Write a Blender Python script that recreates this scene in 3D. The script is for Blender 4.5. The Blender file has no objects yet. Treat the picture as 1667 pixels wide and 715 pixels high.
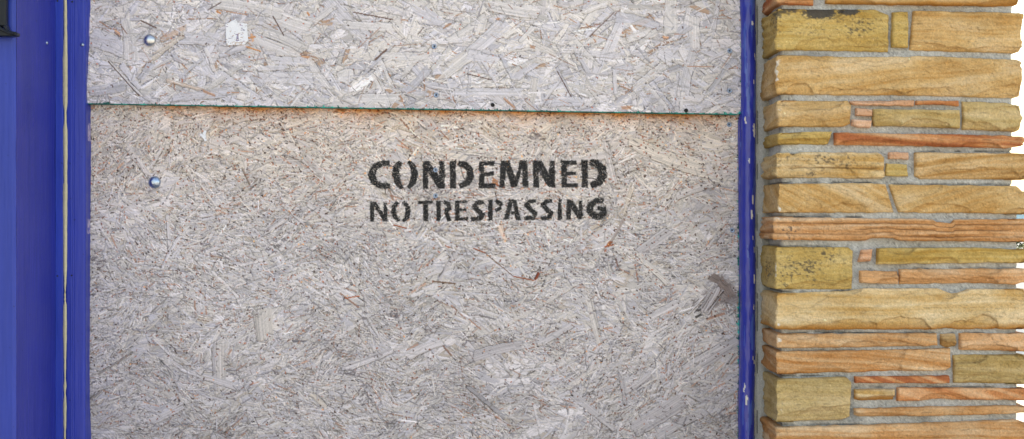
import bpy, math, random
import numpy as np
S = bpy.context.scene
# ------------------------------------------------------------------ camera, sky, sun, exposure
CAMY = -2.5
cd = bpy.data.cameras.new("camera"); cam = bpy.data.objects.new("camera", cd)
S.collection.objects.link(cam); S.camera = cam
cam.location = (0, CAMY, 1.5); cam.rotation_euler = (math.pi/2, 0, 0)
cd.sensor_width = 36; cd.lens = 36*2.5/1.667; cd.clip_start = 0.05; cd.clip_end = 3000
SUN_EL, SUN_AZ = math.radians(52), math.radians(-30)      # behind the building, to the left
world = bpy.data.worlds.new("World"); S.world = world; world.use_nodes = True
wn = world.node_tree; sky = wn.nodes.new('ShaderNodeTexSky'); sky.sky_type = 'NISHITA'
sky.sun_disc = False; sky.sun_elevation = SUN_EL; sky.sun_rotation = SUN_AZ
sky.dust_density = 1.6; sky.air_density = 1.0; sky.ozone_density = 1.0
wn.links.new(sky.outputs[0], wn.nodes['Background'].inputs[0])
wn.nodes['Background'].inputs[1].default_value = 0.12
sl = bpy.data.lights.new("sun", 'SUN'); sl.energy = 3.5; sl.angle = math.radians(0.5); sl.color = (1, 0.95, 0.88)
so = bpy.data.objects.new("sun", sl); S.collection.objects.link(so)
so.rotation_euler = (math.pi/2-SUN_EL, 0, math.pi - SUN_AZ); so.location = (-3, 6, 8)
vs = S.view_settings; vs.view_transform = 'Standard'; vs.look = 'None'; vs.gamma = 1
vs.use_curve_mapping = False; vs.exposure = 2.17
vs.use_white_balance = True; vs.white_balance_temperature = 9000; vs.white_balance_tint = 10

# ------------------------------------------------------------------ helpers
rng = np.random.default_rng(7); random.seed(7)
def K(Y): return (Y-CAMY)/2.5                              # mm per photo pixel at depth Y
def PX(px, Y=0.0): return (px-833.5)*K(Y)/1000
def PZ(py, Y=0.0): return 1.5-(py-357.5)*K(Y)/1000
class Noise:
    def __init__(s, seed): s.t = np.random.default_rng(seed).random((256, 256))
    def v(s, x, y):
        x = np.asarray(x, float); y = np.asarray(y, float)
        xi = np.floor(x).astype(int); yi = np.floor(y).astype(int); fx = x-xi; fy = y-yi
        fx = fx*fx*(3-2*fx); fy = fy*fy*(3-2*fy); t = s.t
        a = t[xi & 255, yi & 255]; b = t[(xi+1) & 255, yi & 255]
        c = t[xi & 255, (yi+1) & 255]; d = t[(xi+1) & 255, (yi+1) & 255]
        return (a*(1-fx)+b*fx)*(1-fy)+(c*(1-fx)+d*fx)*fy
    def f(s, x, y, o=4):
        r = 0; a = 0.5; tot = 0
        for i in range(o):
            r = r+a*s.v(np.asarray(x)*2**i+17.3*i, np.asarray(y)*2**i+5.1*i); tot += a; a *= 0.5
        return r/tot*2-1                                     # -1..1
def sstep(a, b, x):
    t = np.clip((x-a)/(b-a), 0, 1); return t*t*(3-2*t)
def lerp(a, b, t): return a+(b-a)*t

def link(name, me, mat, parent=None, loc=None):
    o = bpy.data.objects.new(name, me); S.collection.objects.link(o)
    if mat: me.materials.append(mat)
    if parent: o.parent = parent
    if loc is not None: o.location = loc
    return o
def thing(name, label, cat, loc=(0, 0, 0), group=None):
    o = bpy.data.objects.new(name, None); S.collection.objects.link(o)
    o.location = loc; o.empty_display_size = 0.05
    o['label'] = label; o['category'] = cat
    if group: o['group'] = group
    bpy.context.view_layer.update()
    return o
def tag(o, label, cat, group=None):
    o['label'] = label; o['category'] = cat
    if group: o['group'] = group
    return o
def struct(o): o['kind'] = 'structure'; return o
def from_grid(name, P, mat, parent=None, col=None, cell=None, smooth=True, origin=(0, 0, 0)):
    """P (H,W,3) grid of points -> one mesh; cell = mask of the faces to keep."""
    H, W = P.shape[:2]
    idx = np.arange(H*W).reshape(H, W)
    q = np.stack([idx[:-1, :-1], idx[:-1, 1:], idx[1:, 1:], idx[1:, :-1]], -1)
    q = q.reshape(-1, 4) if cell is None else q[cell]
    V = (P-np.array(origin)).reshape(-1, 3); C = None if col is None else col.reshape(-1, 3)
    if cell is not None:
        used, inv = np.unique(q, return_inverse=True); V = V[used]; q = inv.reshape(-1, 4)
        C = None if C is None else C[used]
    me = bpy.data.meshes.new(name)
    me.vertices.add(len(V)); me.vertices.foreach_set('co', V.astype(np.float32).ravel())
    me.loops.add(q.size); me.loops.foreach_set('vertex_index', q.astype(np.int32).ravel())
    me.polygons.add(len(q)); me.polygons.foreach_set('loop_start', np.arange(0, q.size, 4, dtype=np.int32))
    me.polygons.foreach_set('use_smooth', np.full(len(q), smooth))
    if C is not None:
        a = me.color_attributes.new('Col', 'FLOAT_COLOR', 'POINT')
        a.data.foreach_set('color', np.concatenate([np.clip(C, 0, 1), np.ones((len(C), 1))], 1).astype(np.float32).ravel())
    me.update(calc_edges=True); me.validate()
    return link(name, me, mat, parent)
def from_pydata(name, V, F, mat, parent=None, smooth=False):
    me = bpy.data.meshes.new(name); me.from_pydata([tuple(v) for v in V], [], F); me.update()
    if smooth: me.polygons.foreach_set('use_smooth', [True]*len(me.polygons))
    return link(name, me, mat, parent)
def box(name, lo, hi, mat, parent=None, bevel=0.0):
    x0, y0, z0 = lo; x1, y1, z1 = hi
    V = [(x, y, z) for x in (x0, x1) for y in (y0, y1) for z in (z0, z1)]
    F = [(0, 1, 3, 2), (4, 6, 7, 5), (0, 4, 5, 1), (2, 3, 7, 6), (0, 2, 6, 4), (1, 5, 7, 3)]
    o = from_pydata(name, V, F, mat, parent)
    if bevel:
        b = o.modifiers.new('bevel', 'BEVEL'); b.width = bevel; b.segments = 3
    return o
def lathe(name, prof, c, mat, parent=None, n=28, dent=0.0):
    """profile of (radius, outward) turned round the -Y axis at c."""
    V = []; F = []
    for r, d in prof:
        for k in range(n):
            a = 2*math.pi*k/n; V.append((c[0]+r*math.cos(a), c[1]-d, c[2]+r*math.sin(a)))
    m = len(prof)
    for i in range(m-1):
        for k in range(n):
            F.append((i*n+k, i*n+(k+1) % n, (i+1)*n+(k+1) % n, (i+1)*n+k))
    V.append((c[0], c[1]-prof[-1][1], c[2])); t = len(V)-1
    for k in range(n): F.append(((m-1)*n+k, (m-1)*n+(k+1) % n, t))
    return from_pydata(name, V, F, mat, parent, True)

def mat(name, color=(.5, .5, .5), rough=.8, metal=0.0, attr=False, nscale=0, namp=0.0, bscale=0, bump=0.0, spec=.5, bscale2=None, coat=0.0):
    m = bpy.data.materials.new(name); m.use_nodes = True; nt = m.node_tree; N = nt.nodes; L = nt.links
    b = N['Principled BSDF']; b.inputs['Roughness'].default_value = rough; b.inputs['Metallic'].default_value = metal
    b.inputs['Specular IOR Level'].default_value = spec; b.inputs['Coat Weight'].default_value = coat
    tc = N.new('ShaderNodeTexCoord')
    if attr:
        a = N.new('ShaderNodeAttribute'); a.attribute_name = 'Col'; src = a.outputs['Color']
    else:
        r = N.new('ShaderNodeRGB'); r.outputs[0].default_value = (*color, 1); src = r.outputs[0]
    if nscale:
        n = N.new('ShaderNodeTexNoise'); n.inputs['Scale'].default_value = nscale; n.inputs['Detail'].default_value = 5
        L.new(tc.outputs['Object'], n.inputs['Vector'])
        mr = N.new('ShaderNodeMapRange'); mr.inputs[1].default_value = .25; mr.inputs[2].default_value = .75
        mr.inputs[3].default_value = 1-namp; mr.inputs[4].default_value = 1+namp
        L.new(n.outputs['Fac'], mr.inputs[0])
        mx = N.new('ShaderNodeVectorMath'); mx.operation = 'SCALE'; L.new(src, mx.inputs[0]); L.new(mr.outputs[0], mx.inputs['Scale'])
        src = mx.outputs[0]
    L.new(src, b.inputs['Base Color'])
    if bscale:
        n2 = N.new('ShaderNodeTexNoise'); n2.inputs['Scale'].default_value = bscale; n2.inputs['Detail'].default_value = 6
        mp = N.new('ShaderNodeMapping'); mp.inputs['Scale'].default_value = bscale2 or (1, 1, 1)
        L.new(tc.outputs['Object'], mp.inputs['Vector']); L.new(mp.outputs[0], n2.inputs['Vector'])
        bp = N.new('ShaderNodeBump'); bp.inputs['Strength'].default_value = bump; bp.inputs['Distance'].default_value = 0.002
        L.new(n2.outputs['Fac'], bp.inputs['Height']); L.new(bp.outputs[0], b.inputs['Normal'])
    return m
M = dict(
    osb=mat('weathered_strand_board', attr=True, rough=.85, nscale=600, namp=.10, bscale=900, bump=.35, spec=.3),
    paint_spray=mat('sprayed_black_paint', attr=True, rough=.8, spec=.3),
    blue=mat('blue_gloss_paint', attr=True, rough=.38, nscale=14, namp=.06, bscale=260, bump=.25, bscale2=(1, 1, .06), spec=.3),
    blue_chip=mat('chipped_blue_paint', attr=True, rough=.25, nscale=60, namp=.08, bscale=220, bump=.25, bscale2=(1, 1, .4)),
    cream=mat('bare_cream_timber', attr=True, rough=.7, nscale=200, namp=.10, bscale=400, bump=.3),
    stone=mat('split_sandstone', attr=True, rough=.88, nscale=420, namp=.20, bscale=300, bump=1.0, spec=.3),
    mortar=mat('sandy_mortar', attr=True, rough=.95, nscale=900, namp=.28, bscale=700, bump=1.0, spec=.2),
    zinc=mat('zinc_steel', (.52, .54, .57), rough=.32, metal=1.0, nscale=300, namp=.08, bscale=90, bump=.06),
    zinc_dull=mat('dull_blue_zinc', (.36, .44, .55), rough=.28, metal=1.0, nscale=400, namp=.35, bscale=300, bump=.3),
    screw=mat('screw_steel', (.34, .42, .54), rough=.35, metal=1.0),
    screwhole=mat('dark_recess', (.015, .014, .014), rough=.8),
    iron=mat('blue_black_iron', (.006, .008, .014), rough=.3, nscale=80, namp=.3, bscale=120, bump=.3, spec=.22),
    paper=mat('old_paper', attr=True, rough=.9, bscale=300, bump=.2),
    concrete=mat('pale_concrete_ground', (.30, .285, .265), rough=.9, nscale=2.5, namp=.12, bscale=60, bump=.3),
    render_wall=mat('painted_wall_render', (.45, .43, .40), rough=.9, nscale=6, namp=.08, bscale=200, bump=.4),
    white=mat('white_wall_paint', (.82, .82, .80), rough=.8, nscale=3, namp=.03, bscale=50, bump=.2),
    shedblue=mat('pale_blue_board', (.22, .42, .62), rough=.6, nscale=8, namp=.08, bscale=30, bump=.2),
    roofb=mat('beige_roof_sheet', (.50, .42, .30), rough=.8, nscale=8, namp=.1, bscale=30, bump=.2),
    leaf=mat('shrub_leaf', (.05, .09, .03), rough=.55, nscale=9, namp=.5),
    bark=mat('shrub_stem', (.12, .08, .05), rough=.9, nscale=40, namp=.3, bscale=80, bump=.5),
    dark=mat('dark_gap', (.02, .02, .03), rough=.9),
)

# ------------------------------------------------------------------ ground
g = from_pydata('ground', [(-600, -600, 0), (600, -600, 0), (600, 600, 0), (-600, 600, 0)], [(0, 1, 2, 3)], M['concrete']); struct(g)
# building mass the door is set in: walls above and behind
bld = thing('building', 'flat roofed building that carries the boarded doorway and the blue door surround', 'building', (-3, 3, 0))
def bx(name, lo, hi, m, p, bevel=0):
    o = box(name, lo, hi, m, None, bevel); o.parent = p; o.matrix_parent_inverse = p.matrix_world.inverted(); return o
def adopt(o, p): o.parent = p; o.matrix_parent_inverse = p.matrix_world.inverted(); return o
bx('wall', (-7, 0.02, 0.0), (0.74, 6.5, 4.2), M['render_wall'], bld)
bx('roof', (-7.1, -0.18, 4.203), (0.78, 6.6, 4.4), M['render_wall'], bld)
bx('upper_wall', (-0.731, -0.16, 2.42), (0.77, 0.017, 4.2), M['render_wall'], bld)
bx('side_wall', (-7, -0.16, 0.0), (-1.7, 0.017, 4.2), M['render_wall'], bld)
bx('added_sky_blocker', (-7, -2.0, 0.0), (-2.1, -0.165, 4.2), M['render_wall'], bld)  # unseen wing, added to block sky light from the left

# ------------------------------------------------------------------ strand boards
nA, nB, nC, nD = Noise(1), Noise(2), Noise(3), Noise(4)
STREAK = np.random.default_rng(5).normal(0, 1, 4096)
STREAK = (STREAK+np.roll(STREAK, 1)*.8+np.roll(STREAK, 2)*.4)/1.5
FINE = np.random.default_rng(6).normal(0, 1, 4096)
class Board:
    """height map and colour map at one millimetre, laid down flake by flake."""
    def __init__(s, W, H, base, seed):
        s.W, s.H = W, H; s.r = np.random.default_rng(seed)
        s.h = np.full((H, W), -1.2); s.c = np.tile(np.array(base, float), (H, W, 1))
    def flake(s, cx, cy, ang, L, w, tone, z, streak=.10, edge=.0, jag=2.0, keep=0.0):
        R = 0.5*math.hypot(L, w)+2
        ca, sa = math.cos(ang), math.sin(ang)
        ex = abs(ca)*L/2+abs(sa)*w/2+3; ey = abs(sa)*L/2+abs(ca)*w/2+3
        x0, x1 = max(0, int(cx-ex)), min(s.W, int(cx+ex)+1); y0, y1 = max(0, int(cy-ey)), min(s.H, int(cy+ey)+1)
        if x1 <= x0 or y1 <= y0: return
        X = np.arange(x0, x1)[None, :]-cx; Y = np.arange(y0, y1)[:, None]-cy
        u = X*ca+Y*sa; v = -X*sa+Y*ca
        if w > 3:
            v = v+s.r.normal(0, 1)*.10*w*((2*u/L)**2-.3); u = u+v*s.r.normal(0, .55)
        k = s.r.integers(0, 3000)
        if w > 4:
            q = STREAK[(k+np.floor(v*.8+90).astype(int)) % 4096]
            taper = 1+s.r.uniform(-.55, .55)*u/L
            lim_u = L/2-abs(jag*q); lim_v = w/2*taper+.5*np.sin(u*.25+k)
        else:
            lim_u = L/2; lim_v = w/2
        m = (np.abs(u) < lim_u) & (np.abs(v) < lim_v)
        vv = v*1.0+64
        i0 = np.floor(vv).astype(int); f = vv-i0
        st = FINE[(k+i0) % 4096]*(1-f)+FINE[(k+i0+1) % 4096]*f
        st = st+.6*FINE[(k+77+np.floor(v*1.3+u*.04+64).astype(int)) % 4096]-1.6*(FINE[(k+500+np.floor(v+u*.02+64).astype(int)) % 4096] > 1.55)*(w > 4)
        cc = np.array(tone)[None, None, :]*(1+streak*st[..., None])
        C = s.c[y0:y1, x0:x1]; Hh = s.h[y0:y1, x0:x1]
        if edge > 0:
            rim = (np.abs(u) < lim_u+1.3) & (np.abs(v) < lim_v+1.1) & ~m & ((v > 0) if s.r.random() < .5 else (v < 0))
            Hh[rim] -= edge*1.4; C[rim] *= (1-.42*min(edge, 1))  # gap beside the flake darkened: shade and grime painted in together
        if keep: C[m] = C[m]*keep+cc[m]*(1-keep)
        else: C[m] = cc[m]
        tilt = s.r.uniform(-.5, .5)
        nh = z+tilt*v/max(w, 4)+.09*st
        Hh[m] = nh[m] if not keep else (Hh[m]*keep+nh[m]*(1-keep))

GREYS = np.array([(.60, .585, .60), (.56, .56, .60), (.65, .63, .61), (.50, .50, .54), (.60, .58, .56), (.68, .67, .69), (.54, .53, .52)])
def tone(r, base=1.0, s=.07):
    return GREYS[r.integers(0, len(GREYS))]*base*(1+r.normal(0, s))
def rot(a): return math.radians(a)

# ---- lower board (front face at Y = 0), columns are px 126..1214, rows px 160..790
LX0, LY0, LW, LH = 122, 160, 1096, 632
def seam_y(px): return 169.5+(px-140)*17.5/1065.0
lb = Board(LW, LH, (.50, .46, .42), 11); r = lb.r
def lseg(b, ox, oy, x1, y1, x2, y2, w, t, z=.35, streak=.12, edge=.6, keep=0.0):
    b.flake((x1+x2)/2-ox, (y1+y2)/2-oy, math.atan2(y2-y1, x2-x1), math.hypot(x2-x1, y2-y1), w, t, z, streak, edge, 1.5, keep)
for i in range(2600):                                        # broad flakes under the fines
    a = r.normal(0, .5)
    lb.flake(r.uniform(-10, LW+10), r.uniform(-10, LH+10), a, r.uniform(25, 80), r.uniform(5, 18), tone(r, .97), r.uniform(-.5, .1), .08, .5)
yy, xx = np.mgrid[0:LH, 0:LW]
for i in range(72000):                                       # the fine strands
    x = r.uniform(0, LW); y = r.uniform(0, LH)
    L = min(3+r.exponential(6.5), 40); w = r.uniform(.7, 1.9) if L < 20 else r.uniform(1.0, 3)
    a = 1.5*nC.f(x/70, y/70, 2)+r.normal(0, .38) if r.random() < .78 else r.uniform(-1.57, 1.57)
    if nA.v(x/45, y/45) > .62 and L < 18: continue           # leave patches of the broad flakes showing
    t = tone(r, .98, .13)
    q = r.random()
    if q < .065: t = np.array((.52, .34, .27))*r.uniform(.6, 1.1)
    elif q < .17: t = t*r.uniform(.35, .72)
    elif q < .24: t = np.minimum(t*r.uniform(1.04, 1.15), .68)
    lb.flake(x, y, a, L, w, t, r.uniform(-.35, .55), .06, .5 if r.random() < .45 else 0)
for i in range(1500):                                        # some long narrow ones lying on top
    x = r.uniform(0, LW); y = r.uniform(0, LH); a = 1.5*nC.f(x/70, y/70, 2)+r.normal(0, .35)
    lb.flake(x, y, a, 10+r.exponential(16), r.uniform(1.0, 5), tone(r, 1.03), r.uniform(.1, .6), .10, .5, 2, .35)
G1, G2, G3 = (.56, .55, .57), (.48, .47, .49), (.56, .54, .52)
for s_ in [(358, 556, 358, 640, 22, G3), (349, 556, 350, 636, 5, G2), (427, 500, 432, 556, 30, (.54, .52, .49)), (205, 238, 244, 288, 9, G1),
           (222, 255, 243, 290, 6, G1), (1090, 375, 1040, 412, 17, G2), (1036, 412, 1088, 462, 9, G3), (958, 486, 976, 560, 11, G3), (953, 560, 956, 594, 4, G1),
           (1030, 702, 1112, 652, 26, G2), (1065, 712, 1150, 668, 14, G2), (1138, 592, 1206, 552, 20, G2), (760, 628, 822, 680, 7, (.36, .36, .38)),
           (742, 410, 714, 458, 5, (.50, .48, .50)), (700, 505, 726, 488, 1.8, (.25, .22, .20)), (1012, 610, 1020, 660, 9, G2), (1018, 640, 1060, 610, 9, G2),
           (265, 240, 245, 275, 4, G1), (455, 330, 500, 370, 3, G1), (470, 350, 430, 380, 9, G1), (395, 275, 407, 300, 3, (.3, .25, .22)), (418, 290, 406, 310, 3, (.3, .27, .25)),
           (262, 438, 292, 384, 5, G1), (272, 350, 276, 400, 5, G1), (495, 255, 540, 300, 14, G1), (520, 300, 480, 330, 7, (.62, .6, .58)), (540, 360, 500, 330, 9, G1),
           (905, 330, 870, 352, 10, G1), (1000, 250, 930, 262, 12, G1), (985, 230, 1000, 300, 10, G1), (1030, 300, 1015, 350, 7, (.6, .55, .5)), (812, 365, 824, 395, 8, (.62, .50, .42)),
           (505, 640, 532, 664, 8, (.60, .56, .50)), (385, 630, 290, 600, 10, G1), (300, 660, 240, 690, 12, G1), (560, 600, 640, 570, 12, G1), (660, 580, 720, 555, 14, G1), (770, 580, 850, 560, 16, G2),
           (1050, 520, 1110, 490, 12, G1), (880, 560, 930, 530, 10, G1), (160, 610, 215, 575, 3, (.3, .28, .26)), (140, 655, 165, 638, 2.5, (.28, .26, .25)),
           (930, 640, 1000, 700, 10, G1), (1110, 600, 1180, 560, 8, G1), (1020, 232, 1150, 280, 22, G3), (1035, 226, 1120, 262, 4, (.62, .6, .56)), (1100, 320, 1160, 300, 10, G1)]:
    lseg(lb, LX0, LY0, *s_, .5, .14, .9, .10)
# low patches of broad flakes, still under scattered fines
for i in range(4500):
    x = r.uniform(0, LW); y = r.uniform(0, LH)
    lb.flake(x, y, r.normal(0, .8), r.uniform(4, 16), r.uniform(.8, 2), tone(r, r.choice([.5, .75, .95, 1.08])), r.uniform(0, .5), .05, .4)
rust = (.40, .13, .06)
for s_ in [(770, 404, 790, 412, 2.2, rust), (790, 412, 836, 450, 1.6, (.24, .17, .14)), (836, 450, 870, 457, 2.0, rust), (870, 457, 878, 442, 4.5, (.26, .07, .04)),
           (988, 402, 996, 392, 5, (.32, .13, .07)), (996, 392, 1016, 356, 4, (.34, .30, .29)), (984, 402, 1000, 398, 2, rust), (705, 458, 742, 462, 2.6, (.20, .14, .10)),
           (800, 293, 812, 299, 9, (.40, .20, .11)), (806, 300, 822, 306, 3, rust), (1002, 420, 1006, 435, 3, (.3, .2, .18)), (640, 366, 662, 372, 2, rust),
           (560, 486, 585, 482, 2, rust), (1150, 520, 1180, 510, 4, (.42, .26, .2))]:
    lseg(lb, LX0, LY0, *s_, .45, .2, .3)
# the knot with the lifted flake on it, near the right edge
for s_ in [(1156, 450, 1170, 456, 12, (.21, .165, .15)), (1164, 452, 1180, 466, 12, (.19, .15, .14)), (1174, 460, 1190, 472, 14, (.22, .17, .15)), (1178, 468, 1192, 486, 15, (.19, .145, .13)), (1170, 464, 1186, 480, 12, (.25, .205, .185)),
           (1186, 490, 1204, 484, 7, (.34, .31, .31)), (1172, 492, 1200, 494, 6, (.48, .46, .48)), (1184, 456, 1198, 474, 7, (.40, .37, .36))]: lseg(lb, LX0, LY0, *s_, -.6, .18, .4, .25)
for q_ in range(130):                                        # dark weathered smear round the knot
    lb.flake(1176-LX0+r.normal(0, 17), 482-LY0+r.normal(0, 13), r.normal(-.6, .6), r.uniform(4, 16), r.uniform(1, 3), np.array((.30, .27, .27))*r.uniform(.6, 1.4), r.uniform(-.3, .4), .1, .3, 1, .4)
for s_ in [(1156, 449, 1172, 458, 13, (.22, .185, .17)), (1170, 456, 1186, 470, 15, (.24, .195, .18)), (1180, 466, 1192, 486, 16, (.22, .18, .165)), (1166, 470, 1184, 484, 9, (.30, .26, .25)), (1190, 493, 1205, 486, 8, (.30, .28, .28))]: lseg(lb, LX0, LY0, *s_, -.5, .2, .3, .25)
for s_ in [(1140, 508, 1166, 466, 8, (.56, .54, .56)), (1147, 510, 1172, 468, 6, (.52, .50, .52)), (1152, 512, 1178, 472, 3, (.46, .44, .46)), (1120, 512, 1146, 484, 2, (.5, .49, .5))]: lseg(lb, LX0, LY0, *s_, 2.0, .2, .7)
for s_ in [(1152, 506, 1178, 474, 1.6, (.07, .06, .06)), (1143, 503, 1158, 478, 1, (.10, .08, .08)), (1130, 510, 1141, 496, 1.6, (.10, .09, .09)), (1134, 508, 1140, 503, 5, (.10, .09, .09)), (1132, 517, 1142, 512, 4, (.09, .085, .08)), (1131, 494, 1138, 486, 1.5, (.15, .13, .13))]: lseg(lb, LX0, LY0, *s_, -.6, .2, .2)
# specks of bark and resin
for i in range(5200):
    x = r.uniform(0, LW); y = r.uniform(0, LH) if i % 2 else abs(r.normal(0, 190)); q = r.random()
    t = np.array((.07, .05, .045)) if q < .45 else (np.array((.25, .12, .085)) if q < .93 else np.array((.50, .26, .12)))
    lb.flake(x, y, r.uniform(-1.5, 1.5), r.uniform(1.2, 4.5 if q < .9 else 3), r.uniform(1, 2.4), t*r.uniform(.8, 2.0), r.uniform(-.5, .2), .1, 0)
for i in range(70):                                          # grime caught in loose clusters
    cx_, cy_ = r.uniform(0, LW), r.uniform(100, LH)
    for j in range(int(r.uniform(8, 34))):
        lb.flake(cx_+r.normal(0, 16), cy_+r.normal(0, 8), r.normal(0, .5), r.uniform(2, 8), r.uniform(.8, 1.8), np.array((.22, .20, .20))*r.uniform(.6, 1.6), r.uniform(-.3, .3), .1, .2, 1, .35)
for (x, y, n_, sp) in [(575, 608, 26, 9), (640, 513, 10, 7), (583, 630, 20, 12), (600, 655, 14, 8), (645, 516, 8, 5), (640, 690, 22, 12), (445, 605, 12, 7), (500, 510, 12, 8), (440, 405, 12, 10), (330, 404, 8, 6), (720, 378, 24, 9),
                      (160, 425, 18, 10), (150, 470, 30, 16), (460, 388, 16, 12), (870, 222, 30, 8), (600, 518, 10, 10), (1000, 425, 26, 14), (760, 552, 14, 8), (820, 552, 14, 8), (700, 535, 18, 10), (1180, 690, 40, 30)]:
    for i in range(n_):
        lb.flake(x-LX0+r.normal(0, sp), y-LY0+r.normal(0, sp*.6), r.normal(0, .6), r.uniform(2, 9), r.uniform(1, 2.5), np.array((.17, .155, .165))*r.uniform(.5, 1.5), r.uniform(-.3, .3), .1, .2, 1, .3)
# stains: rust bleeding under the seam, pinker timber high up, greyer and darker low down
PXm = xx+LX0; PYm = yy+LY0
dseam = PYm-seam_y(PXm)
C = lb.c
C *= np.array((1.24, 1.17, 1.12))*(1+.10*nB.f(PXm/130, PYm/90, 4))[..., None]
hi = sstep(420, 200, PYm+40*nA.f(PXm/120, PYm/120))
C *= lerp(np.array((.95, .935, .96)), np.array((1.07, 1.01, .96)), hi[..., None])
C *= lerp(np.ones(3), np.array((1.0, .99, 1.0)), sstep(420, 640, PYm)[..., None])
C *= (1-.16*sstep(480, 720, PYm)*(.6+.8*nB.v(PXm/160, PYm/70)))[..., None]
C *= (1-.12*sstep(1050, 1200, PXm))[..., None]**sstep(150, 330, PYm)[..., None]  # right side painted darker, standing in for the pillar's shade
ru = np.exp(-np.clip(dseam, 0, None)/(6+8*(nC.f(PXm/60, PYm/200)+.3)))*sstep(190, 330, PXm)*sstep(1215, 1120, PXm)*(.95+.9*nD.f(PXm/28, PYm/60))
ru = np.clip(ru+.25*np.exp(-np.clip(dseam, 0, None)/28)*sstep(200, 400, PXm)*sstep(1215, 1100, PXm)*(1+nD.f(PXm/18, PYm/18))*.6, 0, .95)
C[:] = C*(1-ru[..., None])+C*np.array((.92, .41, .13))*ru[..., None]
dirt = np.clip(sstep(.12, .55, nC.f(PXm/70, PYm/38, 5)), 0, 1)*.13
C *= (1-dirt)[..., None]
bl = np.exp(-(((PXm-848-12*1)/16)**2+((PYm-222)/8)**2))*.0
zy = PZ(LY0, 0)
hgt = lb.h+.5*nA.f(PXm/60, PYm/60)
def teal_edges(C, dist, nx, amt=3.0, prob=.15, base=.6):
    """remains of teal factory paint along a sawn edge; dist = mm from that edge."""
    w = amt*np.clip(nC.f(nx/5., dist*0+3.3, 3)+nD.f(nx/1.7, dist/2., 2)*.6+prob, -1, 1.2)
    m = dist < np.maximum(w, base)
    f_ = sstep(-.2, .5, nB.f(nx/7., dist*0+1.7, 3))[m][:, None]
    C[m] = (np.array((.012, .11, .09))*(1-f_)+np.array((.02, .40, .33))*f_)*(.7+.6*np.random.default_rng(3).random(m.sum()))[:, None]
right_l = 1204.0
teal_edges(C, right_l-1-PXm, PYm.astype(float), 5.0, .15, 1.0)
def board_mesh(name, Xw, Zw, Yf, h, col, parent, right_col, org, thick=.012):
    """front surface with rims folded back to the board's back face."""
    Hn, Wn = h.shape
    P = np.stack([Xw, Yf-h/1000., Zw], -1)
    P = np.concatenate([P[:, :1], P, P[:, -1:], P[:, -1:]], 1); col = np.concatenate([col[:, :1], col, col[:, -1:], col[:, -1:]], 1)
    P[:, 0, 1] = Yf+thick; P[:, -2, 1] = Yf+.0015; P[:, -1, 1] = Yf+thick; col[:, -2:] = right_col
    P = np.concatenate([P[:1], P, P[-1:], P[-1:]], 0); col = np.concatenate([col[:1], col, col[-1:], col[-1:]], 0)
    P[0, :, 1] = Yf+thick; P[-2, 1:-2, 1] = Yf+.0015; P[-1, :, 1] = Yf+thick; col[-2:] = right_col; col[0] = right_col
    return from_grid(name, P, M['osb'], parent, col, origin=org)
TEAL = np.array((.015, .22, .18))
keepc = int(right_l-LX0)+1
low = thing('strand_board', 'large lower sheet of grey weathered strand board stencilled CONDEMNED NO TRESPASSING', 'board', (-0.16, 0.004, 0.05), 'strand board sheets closing the doorway')
Xw = PX(PXm[:, :keepc].astype(float)); Zw = PZ(PYm[:, :keepc].astype(float))
org = tuple(low.location)
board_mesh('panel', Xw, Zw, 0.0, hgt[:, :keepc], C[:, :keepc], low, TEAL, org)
o = box('panel_foot', (Xw[0, 0]-org[0], 0-org[1], .1-org[2]), (Xw[0, -1]-org[0], .012-org[1], Zw[-1, 0]-org[2]-.0005), mat('strand_board_low', (.45, .42, .40), rough=.85, nscale=120, namp=.3, bscale=300, bump=.6), low)

# ---- stencil lettering, sprayed on the lower sheet: strokes with a width at each node, and filled shapes
def S_(*p): return ('s', p)
def P_(*p): return ('p', p)
LINE1 = [S_((634, 265.5, 8.5), (622, 265.5, 9.5), (611, 271, 11), (604.5, 284, 12.5), (609, 296, 11.5), (620, 302.5, 9.5), (634.5, 303, 8.5)),
    S_((652, 263.5, 8.5), (645.5, 272, 11), (643.8, 284, 11.5), (647, 296, 11), (654, 307, 6)), S_((664.5, 262.5, 5.5), (671.5, 270, 10), (675, 284, 11), (672, 296, 11), (664.5, 306, 6)),
    P_((688, 262), (698, 262), (724, 300), (724, 307), (713, 306.5), (696.5, 280), (696.8, 307), (688, 307)), P_((714.5, 262), (723.5, 262), (724.3, 303), (714.8, 290)),
    P_((732, 262), (741.8, 262), (742.2, 307), (732, 307)), S_((746, 266, 9), (757, 268, 10), (764.5, 276, 11.5), (766, 287, 11.5), (761, 297, 11), (747.5, 303.3, 7)),
    P_((779, 262.3), (805, 262.3), (805, 269.5), (787.5, 269.8), (788.5, 281), (803, 279), (803.5, 284.5), (788.5, 288.5), (788.5, 298.5), (806, 298.5), (806, 306.5), (779, 306.5), (779.6, 284.5), (783.5, 282), (779, 277)),
    P_((814.7, 261.5), (829, 261.5), (838.5, 288), (843, 276), (846, 261), (857.5, 260.5), (860.3, 305.3), (850.8, 305.3), (849.5, 274), (841.5, 304.5), (832, 304.5), (823.3, 277), (821.4, 305), (813, 305)),
    P_((867.5, 261.5), (881, 261.5), (893, 283), (894.5, 262), (902.5, 261.3), (903.8, 305), (893, 305), (876.5, 279), (877.3, 305.3), (867.8, 305.3), (867.3, 276)),
    P_((912.3, 261.4), (938.5, 261.3), (938.5, 267.8), (922.5, 268.3), (923, 279.3), (937.8, 279), (937.2, 285.3), (923, 286), (923.3, 298.3), (939.8, 298.3), (939.8, 305), (913.6, 305.2), (913.2, 272)),
    P_((946.6, 261), (956, 261), (956.6, 305), (947.3, 305)), S_((960.3, 264.5, 8), (971, 266, 10.5), (979.5, 274, 12.5), (981.3, 284, 13), (976, 295, 12.5), (962, 302.3, 9))]
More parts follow.
